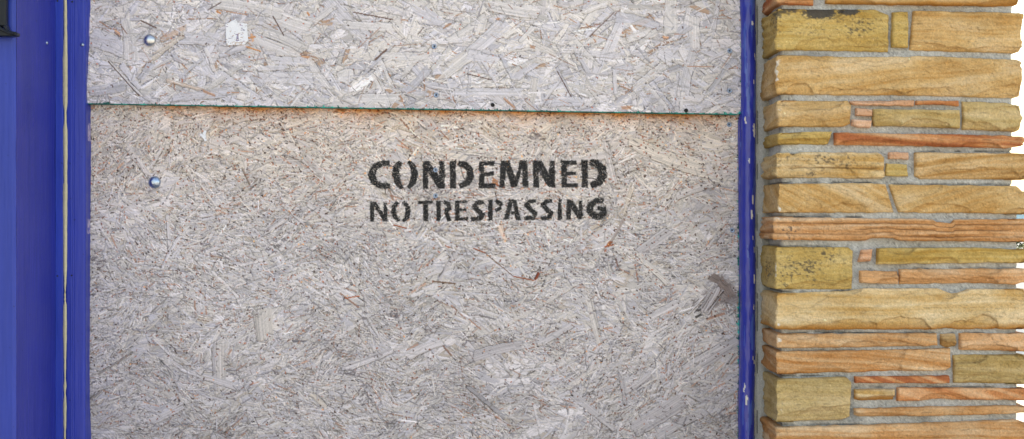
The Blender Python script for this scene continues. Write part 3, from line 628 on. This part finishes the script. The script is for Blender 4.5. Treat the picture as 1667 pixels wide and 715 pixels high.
stone('olive', 1569, 1666, [(1569, 165), (1640, 167), (1666, 173)], [(1569, 210), (1655, 214), (1666, 208)], R=True, chips=7, black=.15, bpos=((1640, .2, 30, .5, .3),))
stone('must', 1268, 1352, [(1262, 216), (1352, 214)], [(1262, 235), (1346, 235), (1352, 233)], L=True, chips=3, rnd=.003, slantr=-5)
stone('red', 1360, 1666, [(1360, 215), (1440, 217), (1530, 218), (1640, 221), (1666, 223)], [(1360, 236), (1480, 237), (1640, 241), (1666, 237)], R=True, band=1.5, tilt=.1, chips=3, label='long red stone with wavy dark bands')
stone('cream', 1262, 1442, [(1255, 256), (1264, 249), (1285, 248), (1291, 252), (1305, 247), (1430, 248), (1442, 256)], [(1255, 287), (1262, 289), (1350, 289), (1437, 291), (1442, 287)], L=True, black=.35, bpos=((1330, .25, 80, .3, .42), (1400, .45, 50, .3, .42), (1320, .8, 25, .25, .5), (1265, .5, 16, .5, .4)), chips=2, rnd=.007, relief=1.6, band=1, cracks=((.62, 1290, 1425),), label='rounded pinkish stone with a dark grey stain')
stone('pink', 1449, 1481, [(1449, 247), (1481, 248)], [(1449, 258), (1481, 260)], chips=0, rnd=.002)
stone('must', 1444.5, 1479, [(1445, 266), (1477, 267)], [(1445, 286), (1479, 287)], chips=0, rnd=.0025, slantr=3, slantl=-2, label='small yellow stone')
stone('brn', 1491, 1675, [(1491, 248), (1666, 250)], [(1491, 286), (1500, 291), (1666, 292)], R=True, chips=6, tilt=-.05, band=.9)
stone('tan', 1268, 1450, [(1262, 299), (1420, 298), (1450, 300)], [(1262, 346), (1450, 346)], L=True, chips=2, slantr=15, tilt=.5, band=.8)
stone('tan', 1457, 1675, [(1457, 300), (1655, 303), (1664, 312)], [(1457, 346), (1600, 347), (1664, 349)], R=True, chips=2, slantl=16, tilt=-.3)
stone('sal', 1254, 1674, [(1250, 353), (1400, 355), (1519, 357), (1525, 362), (1551, 363), (1556, 357), (1664, 357)], [(1250, 388), (1262, 391), (1410, 392), (1420, 388), (1456, 388), (1466, 392), (1664, 394)], L=True, R=True, cracks=((.25, 1270, 1660), (.5, 1400, 1640), (.72, 1262, 1450), (.8, 1455, 1664)), band=1.6, chips=3, black=.05, bpos=((1282, .5, 18, .6, .55), (1262, .3, 10, .5, .4)), relief=1.4, label='long salmon stone split into thin layers')
stone('must', 1261, 1389, [(1262, 402), (1382, 403), (1389, 409)], [(1255, 466), (1262, 471), (1389, 471)], L=True, black=.32, bpos=((1315, .4, 70, .6, .50), (1290, .6, 30, .3, .55), (1250, .5, 14, .5, .5), (1275, .85, 20, .2, .4)), chips=4, label='tall mustard stone speckled with black')
stone('pink', 1401, 1420, [(1401, 407), (1420, 406)], [(1398, 427), (1420, 426)], chips=0, rnd=.0025, slantl=-4)
stone('must', 1429, 1675, [(1429, 404), (1580, 403), (1664, 406)], [(1429, 431), (1470, 430), (1600, 428), (1664, 428)], R=True, chips=3, band=1.1, relief=.7)
stone('sal', 1401, 1463, [(1401, 441), (1463, 442)], [(1401, 461), (1463, 463)], chips=3, rnd=.003)
stone('sal', 1466, 1675, [(1466, 438), (1664, 438)], [(1466, 463), (1580, 461), (1650, 463), (1664, 460)], R=True, chips=6)
stone('cream', 1263, 1675, [(1262, 478), (1375, 475), (1410, 470), (1530, 470), (1543, 475), (1552, 478), (1562, 477), (1580, 471), (1664, 471)], [(1262, 537), (1510, 537), (1540, 534), (1560, 537), (1664, 536)], L=True, R=True, chips=9, orange_foot=True, label='thick cream stone with an orange lower edge')
stone('org', 1263, 1527, [(1262, 544), (1527, 543)], [(1262, 567), (1400, 566), (1527, 563)], L=True, chips=3, tilt=.08)
stone('brn', 1533.5, 1558, [(1533, 544), (1558, 544)], [(1533, 562), (1542, 567), (1558, 564)], chips=2, rnd=.004)
stone('sal', 1564, 1675, [(1564, 543), (1664, 543)], [(1564, 570), (1664, 572)], R=True, chips=3)
stone('org', 1261, 1548, [(1262, 573), (1420, 571), (1548, 568)], [(1262, 610), (1400, 606), (1540, 603), (1548, 598)], L=True, band=1.3, tilt=.08, chips=2)
stone('olive', 1555, 1675, [(1555, 579), (1600, 578), (1664, 578)], [(1555, 624), (1664, 626)], R=True, chips=5)
stone('red', 1392, 1546, [(1392, 614), (1440, 613), (1546, 612)], [(1392, 624), (1546, 624.5)], chips=0, rnd=.002, ds=.0013, tilt=.4, band=1.3)
stone('olive', 1262, 1385, [(1262, 618), (1378, 614), (1385, 622)], [(1262, 688), (1300, 686), (1372, 684), (1385, 678)], L=True, chips=6)
stone('cream', 1392, 1457, [(1392, 635), (1457, 634)], [(1392, 651), (1400, 653), (1457, 652)], chips=1, rnd=.003, band=1.4, orange_foot=True)
stone('red', 1463, 1675, [(1463, 632), (1664, 633)], [(1463, 653), (1500, 654), (1520, 651), (1664, 652)], R=True, chips=3, tilt=.3)
stone('org', 1392, 1675, [(1392, 666), (1480, 664), (1640, 661), (1664, 662)], [(1392, 676), (1398, 679), (1500, 678), (1650, 674), (1664, 672)], R=True, chips=1, rnd=.003)
stone('org', 1262, 1675, [(1262, 696), (1380, 694), (1550, 688), (1655, 684), (1664, 690)], [(1262, 741), (1664, 738)], L=True, R=True, chips=4, band=1.4)
stone('tan', 1264, 1675, h2(752, 748), h2(800, 800), L=True, R=True, ds=.003)
for j_, (a_, b_) in enumerate([(-138, -88), (-196, -147), (-262, -205), (808, 858), (866, 902)]):   # courses just beyond the frame
    if j_ % 2: stone('must', 1264, 1420, h2(a_, a_), h2(b_, b_), L=True, ds=.003); stone('org', 1430, 1664, h2(a_, a_), h2(b_, b_), R=True, ds=.003)
    else: stone('tan', 1264, 1664, h2(a_, a_), h2(b_, b_), L=True, R=True, ds=.003)
# mortar: a sandy skin that wraps the pillar, with a core behind
ds = .0022
s, X, Y, nx, ny = path([(CX+.0095, .012), (CX+.0095, FY+.0125), (REX-.011, FY+.0125), (REX-.011, .25)], ds, .006)
zz = np.arange(2.10, 1.08, -ds)[:, None]; Sg = np.broadcast_to(s[None], (len(zz), len(s))); Zg = np.broadcast_to(zz, Sg.shape)
h = .0022*nA.f(Sg*22, Zg*40, 4)+.0007*nB.f(Sg*160, Zg*160, 3)
rx = .0075*sstep(1.53, 1.505, Zg)*sstep(REX-.05, REX-.02, X)[None]
MY = 357.5-(Zg-1.5)*1000/K(FY+.0125); MXp = 833.5+np.broadcast_to(X[None], Zg.shape)*1000/K(FY+.0125); mck = 0*Zg
for (a_, b_, y_) in [(1262, 1442, 297), (1452, 1658, 301), (1262, 1400, 353), (1262, 1658, 541.5), (1262, 1540, 571.5), (1395, 1660, 630), (1262, 1640, 692), (1490, 1650, 247), (1270, 1380, 401.5), (1490, 1660, 436.5), (1262, 1450, 475), (1262, 1400, 612)]:
    mck = np.maximum(mck, np.exp(-((MY-y_-1.2*nA.f(MXp/14, Zg*0+y_, 3))/1.3)**2)*sstep(a_-6, a_, MXp)*sstep(b_+6, b_, MXp)*sstep(-.35, .1, nD.f(MXp/22, Zg*0+y_*3, 3)))
h = h-.0035*mck+.0011*np.clip(nD.f(Sg*90, Zg*90, 3), .2, 1)
P = np.stack([X[None]+nx[None]*h+rx, Y[None]+ny[None]*h, Zg], -1)
mc = np.array((.46, .46, .44))*(1+.20*nC.f(Sg*18, Zg*30, 4)+.24*np.random.default_rng(8).normal(0, 1, Sg.shape)*.6)[..., None]
dk = sstep(.25, .6, nD.f(Sg*16, Zg*36, 4))[..., None]*.35; mc = mc*(1-dk)*(1-.75*mck[..., None])*(1-.35*(nB.f(Sg*260, Zg*260, 2) > .6))[..., None]
from_grid('mortar', P, M['mortar'], pil, mc, origin=po)
bx('pillar_core', (CX+.012, FY+.016, 2.10), (REX-.014, .25, 4.2), M['mortar'], pil)
bx('pillar_core', (CX+.012, FY+.016, 0), (REX-.014, .25, 1.083), M['mortar'], pil)
for nm in ('pillar_core', 'pillar_core.001'):
    me = bpy.data.objects[nm].data; a = me.color_attributes.new('Col', 'FLOAT_COLOR', 'POINT')
    a.data.foreach_set('color', [.40, .40, .375, 1]*len(me.vertices))
# mortar fillet that closes the joint between pillar and blue trim
xs = np.arange(PX(1226, -.012), CX+.012, .001)[None]; zg = np.arange(2.1, 1.08, -.0018)[:, None]
XX = np.broadcast_to(xs, (len(zg), xs.shape[1])); ZZ = np.broadcast_to(zg, XX.shape)
YY = -.016-.0035*np.sin(np.clip((XX-XX.min())/(XX.max()-XX.min()), 0, 1)*2.4)+.0022*nB.f(XX*60, ZZ*22, 4)+.0008*nC.f(XX*300, ZZ*300, 3)
fc = np.array((.44, .43, .40))*(1+.10*nA.f(XX*50, ZZ*30, 4)+.07*np.random.default_rng(5).normal(0, 1, XX.shape))[..., None]
crk = np.exp(-((XX-PX(1232.5, -.016))/.0008)**2)*(nD.f(ZZ*30, XX*0, 3) > .15); fc *= (1-.8*crk)[..., None]; YY = YY+crk*.002
from_grid('mortar_joint', np.stack([XX, YY, ZZ], -1), M['mortar'], pil, fc, origin=po)

# ------------------------------------------------------------------ blue paint work
BL = np.array((.018, .034, .34))
zg = np.arange(2.42, .0, -.0016); zf = (zg < 1.98) & (zg > 1.04)
zg = np.concatenate([np.arange(2.42, 1.98, -.02), zg[zf], np.arange(1.04, 0.0, -.02)])[:, None]
def strip(name, prof, parent_org, parent, colf, material, relief, wob=None):
    """prof: list of (x, y) across, extruded down the height with surface relief."""
    s, X, Y, nx, ny = path(prof, .0014, .0)
    Sg = np.broadcast_to(s[None], (len(zg), len(s))); Zg = np.broadcast_to(zg, Sg.shape)
    PYv = 357.5-(Zg-1.5)*1000/K(-.03)
    h = relief(Sg, Zg, PYv); dx = wob(Sg, Zg, PYv, s[-1]) if wob else 0
    P = np.stack([X[None]+nx[None]*h+dx, Y[None]+ny[None]*h+0*Sg, Zg], -1)
    return from_grid(name, P, material, parent, colf(Sg, Zg, PYv, s[-1]), origin=parent_org)
# door stop on the right, between boards and pillar: rounded, chipped
tr = thing('door_trim', 'rounded blue painted door trim with white chips right of the boards', 'door trim', (PX(1218), -.01, 0))
to = tuple(tr.location)
xa, xb = PX(1202.5, 0), PX(1230.3, -.02)
arc = [(xa, .003)]+[(xa+(xb-xa)*(.5-.5*math.cos(a)), -.012-.018*math.sin(a)**.8) for a in np.linspace(.12, math.pi-.12, 12)]+[(xb, -.004)]
def trim_col(Sg, Zg, py, Ls):
    c = np.tile(BL, (*Sg.shape, 1))*(1+.10*nA.f(Sg*90, Zg*9, 3))[..., None]
    q = Sg/Ls
    chip = (nB.f(Sg*190, Zg*36, 4)+.55*np.exp(-((q-.62)/.10)**2)) > 1.10
    light = (nC.f(Sg*160, Zg*16, 4)+.35*np.exp(-((q-.66)/.14)**2)) > .40      # worn to an older, lighter blue coat
    c[light] = c[light]*.6+np.array((.09, .20, .55))*.4
    for (cy, cx, hl, w_) in [(38, .62, 4, .05), (92, .70, 6, .03), (196, .45, 7, .03), (212, .66, 14, .055), (325, .66, 9, .04), (350, .62, 9, .05), (455, .68, 9, .045), (590, .70, 5, .04), (632, .45, 9, .03), (652, .5, 10, .045), (500, .66, 6, .03), (406, .68, 6, .03), (610, .78, 4, .05), (262, .55, 6, .02), (170, .8, 5, .03)]:
        chip |= (np.abs(py-cy+1*nD.f(Sg*400, Zg*200)) < hl*.8) & (np.abs(q-cx+.025*nC.f(Zg*160, Sg*10)) < w_*.6*(1-.5*np.abs(py-cy)/hl))
    c[chip] = (.72, .69, .62)
    rim = q > .865+.05*nA.f(Zg*140, Sg*0+2, 4); c[rim] = np.array((.62, .58, .50)); rim2 = rim & (nB.f(Zg*90, Sg*200, 3) > .15); c[rim2] = (.33, .25, .20)
    return c
strip('trim_face', arc, to, tr, trim_col, M['blue_chip'], lambda S_g, Z, p: .0011*nA.f(S_g*70, Z*14, 3)+.0007*nB.f(S_g*220, Z*60, 3),
      lambda S_g, Z, p, L: .0022*nC.f(Z*4.5, Z*0, 2)+.0016*np.where(S_g > L*.8, nD.f(Z*110, Z*0, 3), 0)*.5+np.where(S_g < L*.25, -.0022*sstep(182, 196, p)+.0022*sstep(240, 420, p), 0))
# door surround on the left
js = thing('door_surround', 'blue painted door post with a deep reveal at the left edge', 'door post', (-1.2, -.1, 0))
jo = tuple(js.location)
def bluec(f=1.0, tint=(1, 1, 1)):
    return lambda Sg, Zg, py, Ls: np.tile(BL*f*np.array(tint), (*Sg.shape, 1))*(1+.10*nA.f(Sg*20, Zg*4, 4)+.09*nB.f(Sg*260, Zg*7, 3)-.5*(nC.f(Sg*180, Zg*180, 2) > .82))[..., None]  # front faces painted lighter and the reveal darker, as light falls on them
XR = PX(90, -.04); YFR = -.238
rel = lambda a: (lambda S_g, Z, p: a*(.0008*nA.f(S_g*40, Z*5, 3)+.00025*nB.f(S_g*300, Z*20, 2)))
strip('post_front', [(-1.7, YFR), (XR-.004, YFR), (XR, YFR+.004)], jo, js, bluec(1.0, (.95, 1.4, 1.0)), M['blue'], rel(1))
strip('post_reveal', [(XR, YFR+.0041), (XR, -.0405)], jo, js, bluec(.95), M['blue'], lambda S_g, Z, p: -rel(1.0)(S_g, Z, p))
strip('frame_strip', [(XR+.0002, -.040), (PX(103, -.04), -.040), (PX(103.4, -.04), -.039), (PX(103.4, -.04), -.02)], jo, js, bluec(1.1, (.95, 1.5, 1.12)), M['blue'], rel(.6))
bx('post_core', (-1.7, YFR+.006, 0), (XR-.002, .017, 4.2), M['dark'], js)
# filler showing in the gap
cz = zg[:, 0]; py = 357.5-(cz-1.5)*1000/K(-.034)
CP = [(-60, 104, 109), (0, 104, 109), (60, 104, 109.5), (85, 103.2, 109.8), (95, 102.4, 110.2), (168, 102.6, 110), (178, 104, 109), (184, 104.6, 108.2), (200, 104.4, 108.4), (212, 102.8, 109.9), (250, 103.2, 110), (298, 103.8, 109.4), (301, 102.6, 110), (430, 103.2, 109.2), (462, 104, 108), (476, 105.2, 106.8),
      (480, 103.8, 107.6), (483, 105.3, 107), (487, 104, 107.6), (490, 105, 107), (497, 103.2, 108.8), (545, 102.8, 109), (570, 103.6, 108), (600, 103.8, 107.8), (616, 104.8, 107.2), (628, 103.2, 108.2), (640, 104.6, 107.2), (655, 103, 108.4), (690, 103.4, 108), (700, 104.2, 107.3), (780, 104, 108)]
l = np.interp(py, *zip(*[(a, b) for a, b, c in CP]))+.35*nA.f(cz*120, cz*0, 3); rr_ = np.interp(py, *zip(*[(a, c) for a, b, c in CP]))+.35*nB.f(cz*120, cz*0, 3)
t = np.linspace(0, 1, 9)[None]
Xc = PX(l, -.04)[:, None]*(1-t)+PX(rr_, -.04)[:, None]*t; Yc = -.0405-.0016*np.sin(t*math.pi)+0*Xc; Zc = np.broadcast_to(cz[:, None], Xc.shape)
cc = np.tile(np.array((.60, .53, .34)), (*Xc.shape, 1))*(1+.12*nC.f(Xc*200, Zc*18, 3))[..., None]
gv = np.exp(-((t-.55)/.16)**2)*sstep(.0, .4, nD.f(Zc*9, Zc*0+4, 2)+.15*(Zc > 1.69))*.65; cc = cc*(1-gv[..., None])+np.array((.16, .16, .10))*gv[..., None]
from_grid('exposed_timber', np.stack([Xc, Yc, Zc], -1), M['cream'], js, cc, origin=jo)
# casing between the gap and the boards: two flats with a small step, its edge wavering over the boards
EP = [(-60, 142.5), (0, 142), (60, 140.5), (120, 137), (160, 136), (171, 138.6), (240, 139), (480, 138), (600, 137.2), (660, 138), (715, 140), (800, 141)]
def cas_wob(Sg, Zg, py, Ls): return np.where(Sg > Ls-.030, (np.interp(py, *zip(*EP))-139)*.00098+.0004*nA.f(Zg*90, Zg*0, 3), 0)*sstep(Ls-.030, Ls-.014, Sg)
xg, xe = PX(109.2, -.038), PX(139, -.032)
def casc(Sg, Zg, py, Ls):
    c = bluec(1.0, (.95, 1.25, 1.05))(Sg, Zg, py, Ls); e = (Sg > Ls-.0165) & (nA.f(Zg*25, Zg*0+3, 4) > .42) & (nB.f(Sg*500, Zg*200) > -.1); c[e] = (.42, .36, .55)
    return c
strip('casing', [(PX(105, -.036), -.036), (xg, -.0392), (PX(118, -.038), -.0392), (PX(119.3, -.034), -.0345), (PX(121, -.034), -.0352), (xe-.002, -.0335), (xe, -.031), (xe, -.001)], jo, js, casc, M['blue'], rel(.7), cas_wob)
for p_, yf, rr2 in [((76, 70), None, .0028), ((134, 73), -.034, .0030)]:
    if yf is None:   # in the reveal: head faces +X
        d = (XR-0)/((p_[0]-833.5)/2500.); z = 1.5-(p_[1]-357.5)/2500.*d
        o = lathe('screw', [(.0028, -.002), (.0028, .0006), (.002, .0018), (.001, .0022)], (0, 0, 0), M['screw'], js, 16)
        o.rotation_euler = (0, 0, math.pi/2); o.location = (XR-jo[0], CAMY+d-jo[1], z-jo[2])
    else:
        lathe('screw', [(rr2, -.002), (rr2, .0006), (rr2*.7, .0018), (rr2*.3, .0021)], (PX(p_[0], yf)-jo[0], yf-jo[1], PZ(p_[1], yf)-jo[2]), M['screw'], js, 16)
for p_ in [(93.5, 1.5), (117.5, 3), (93.5, 449.5), (116.5, 448.5)]:
    yf = -.0402 if p_[0] < 100 else -.0393
    lathe('nail', [(.0014, -.001), (.0014, .0003), (.0008, .0006)], (PX(p_[0], yf)-jo[0], yf-jo[1], PZ(p_[1], yf)-jo[2]), M['screwhole'], js, 10)
# wrought bar with a splayed foot at the top left
ym = YFR-.004; kb = K(ym-.010)
gb = thing('window_guard', 'dark glossy iron bar with a splayed foot at the top left corner', 'iron guard', (PX(0, ym), ym, PZ(58, ym-.01)))
go = tuple(gb.location)
def profile_solid(name, poly, y0, y1, parent, og, material, bev=.0015):
    n = len(poly); V = [(PX(a, y0)-og[0], y0-og[1], PZ(b, y0)-og[2]) for a, b in poly]+[(PX(a, y0)-og[0], y1-og[1], PZ(b, y0)-og[2]) for a, b in poly]
    F = [tuple(range(n)), tuple(range(2*n-1, n-1, -1))]+[(i, i+n, (i+1) % n+n, (i+1) % n) for i in range(n)]
    o = from_pydata(name, V, F, material, parent)
    b = o.modifiers.new('bevel', 'BEVEL'); b.width = bev; b.segments = 3; b.limit_method = 'ANGLE'
    for pl in o.data.polygons: pl.use_smooth = False
    return o
profile_solid('bar', [(-16, -300), (9.5, -300), (9.5, 36), (10.5, 44), (-16, 44)], ym-.014, ym, gb, go, M['iron'], .003)
profile_solid('foot', [(-30, 52), (-30, 58.3), (18, 59.3), (26, 58.4), (27.5, 55), (26, 52), (20, 51), (15, 50), (11, 46), (9.3, 40), (3, 42), (8, 49), (2, 47.5), (-10, 49)], ym-.017, ym, gb, go, M['iron'], .0018)
profile_solid('brace', [(-20, 30), (-20, 40), (12, 55.5), (20, 57), (22, 54), (12, 51)], ym-.021, ym-.0175, gb, go, M['iron'], .0016)

# ------------------------------------------------------------------ what shows past the pillar's right edge
gw = box('garden_wall', (3.5, 13.0, 0.0), (16, 13.2, 1.50), M['white']); tag(gw, 'white garden wall glimpsed past the right end of the pillar', 'garden wall')
sh = thing('garden_shed', 'pale blue shed with beige roof behind the white wall beyond the pillar', 'shed', (9, 22, 0))
bx('wall', (7.0, 20, 0), (13, 24, 1.62), M['shedblue'], sh)
V = [(6.8, 19.8, 1.60), (13.2, 19.8, 1.60), (6.8, 24.2, 1.60), (13.2, 24.2, 1.60), (8.2, 22, 2.1), (13.2, 22, 2.1)]
o = from_pydata('roof', V, [(0, 1, 5, 4), (2, 4, 5, 3), (0, 4, 2), (1, 3, 5), (0, 2, 3, 1)], M['roofb']); adopt(o, sh)
sb = thing('garden_shrub', 'small dark green shrub in front of the white wall beyond the pillar', 'shrub', (3.36, 7.5, 0))
V = []; F = []
rr = random.Random(4)
for i in range(900):
    a = rr.uniform(0, 6.28); b = math.acos(rr.uniform(-1, 1)); q = .13*rr.uniform(.5, 1)**.5
    c = np.array((q*math.sin(b)*math.cos(a)*1.2, q*math.sin(b)*math.sin(a), 1.31+.05*math.cos(b)+.03*math.sin(a*3)))
    u = np.array([rr.gauss(0, 1) for _ in range(3)]); u /= np.linalg.norm(u); w = np.cross(u, [rr.gauss(0, 1) for _ in range(3)]); w /= np.linalg.norm(w)
    n0 = len(V); V += [c-u*.016, c-w*.006, c+u*.016, c+w*.006]; F.append((n0, n0+1, n0+2, n0+3))
from_pydata('foliage', V, F, M['leaf'], sb)
V = []; F = []
for i in range(9):
    for k in range(8):
        a = k*math.pi/4; q = .014*(1-.5*i/8); V.append((q*math.cos(a)+.012*math.sin(i), q*math.sin(a), i*1.29/8))
    if i: F += [((i-1)*8+k, (i-1)*8+(k+1) % 8, i*8+(k+1) % 8, i*8+k) for k in range(8)]
from_pydata('stem', V, F, M['bark'], sb, True)
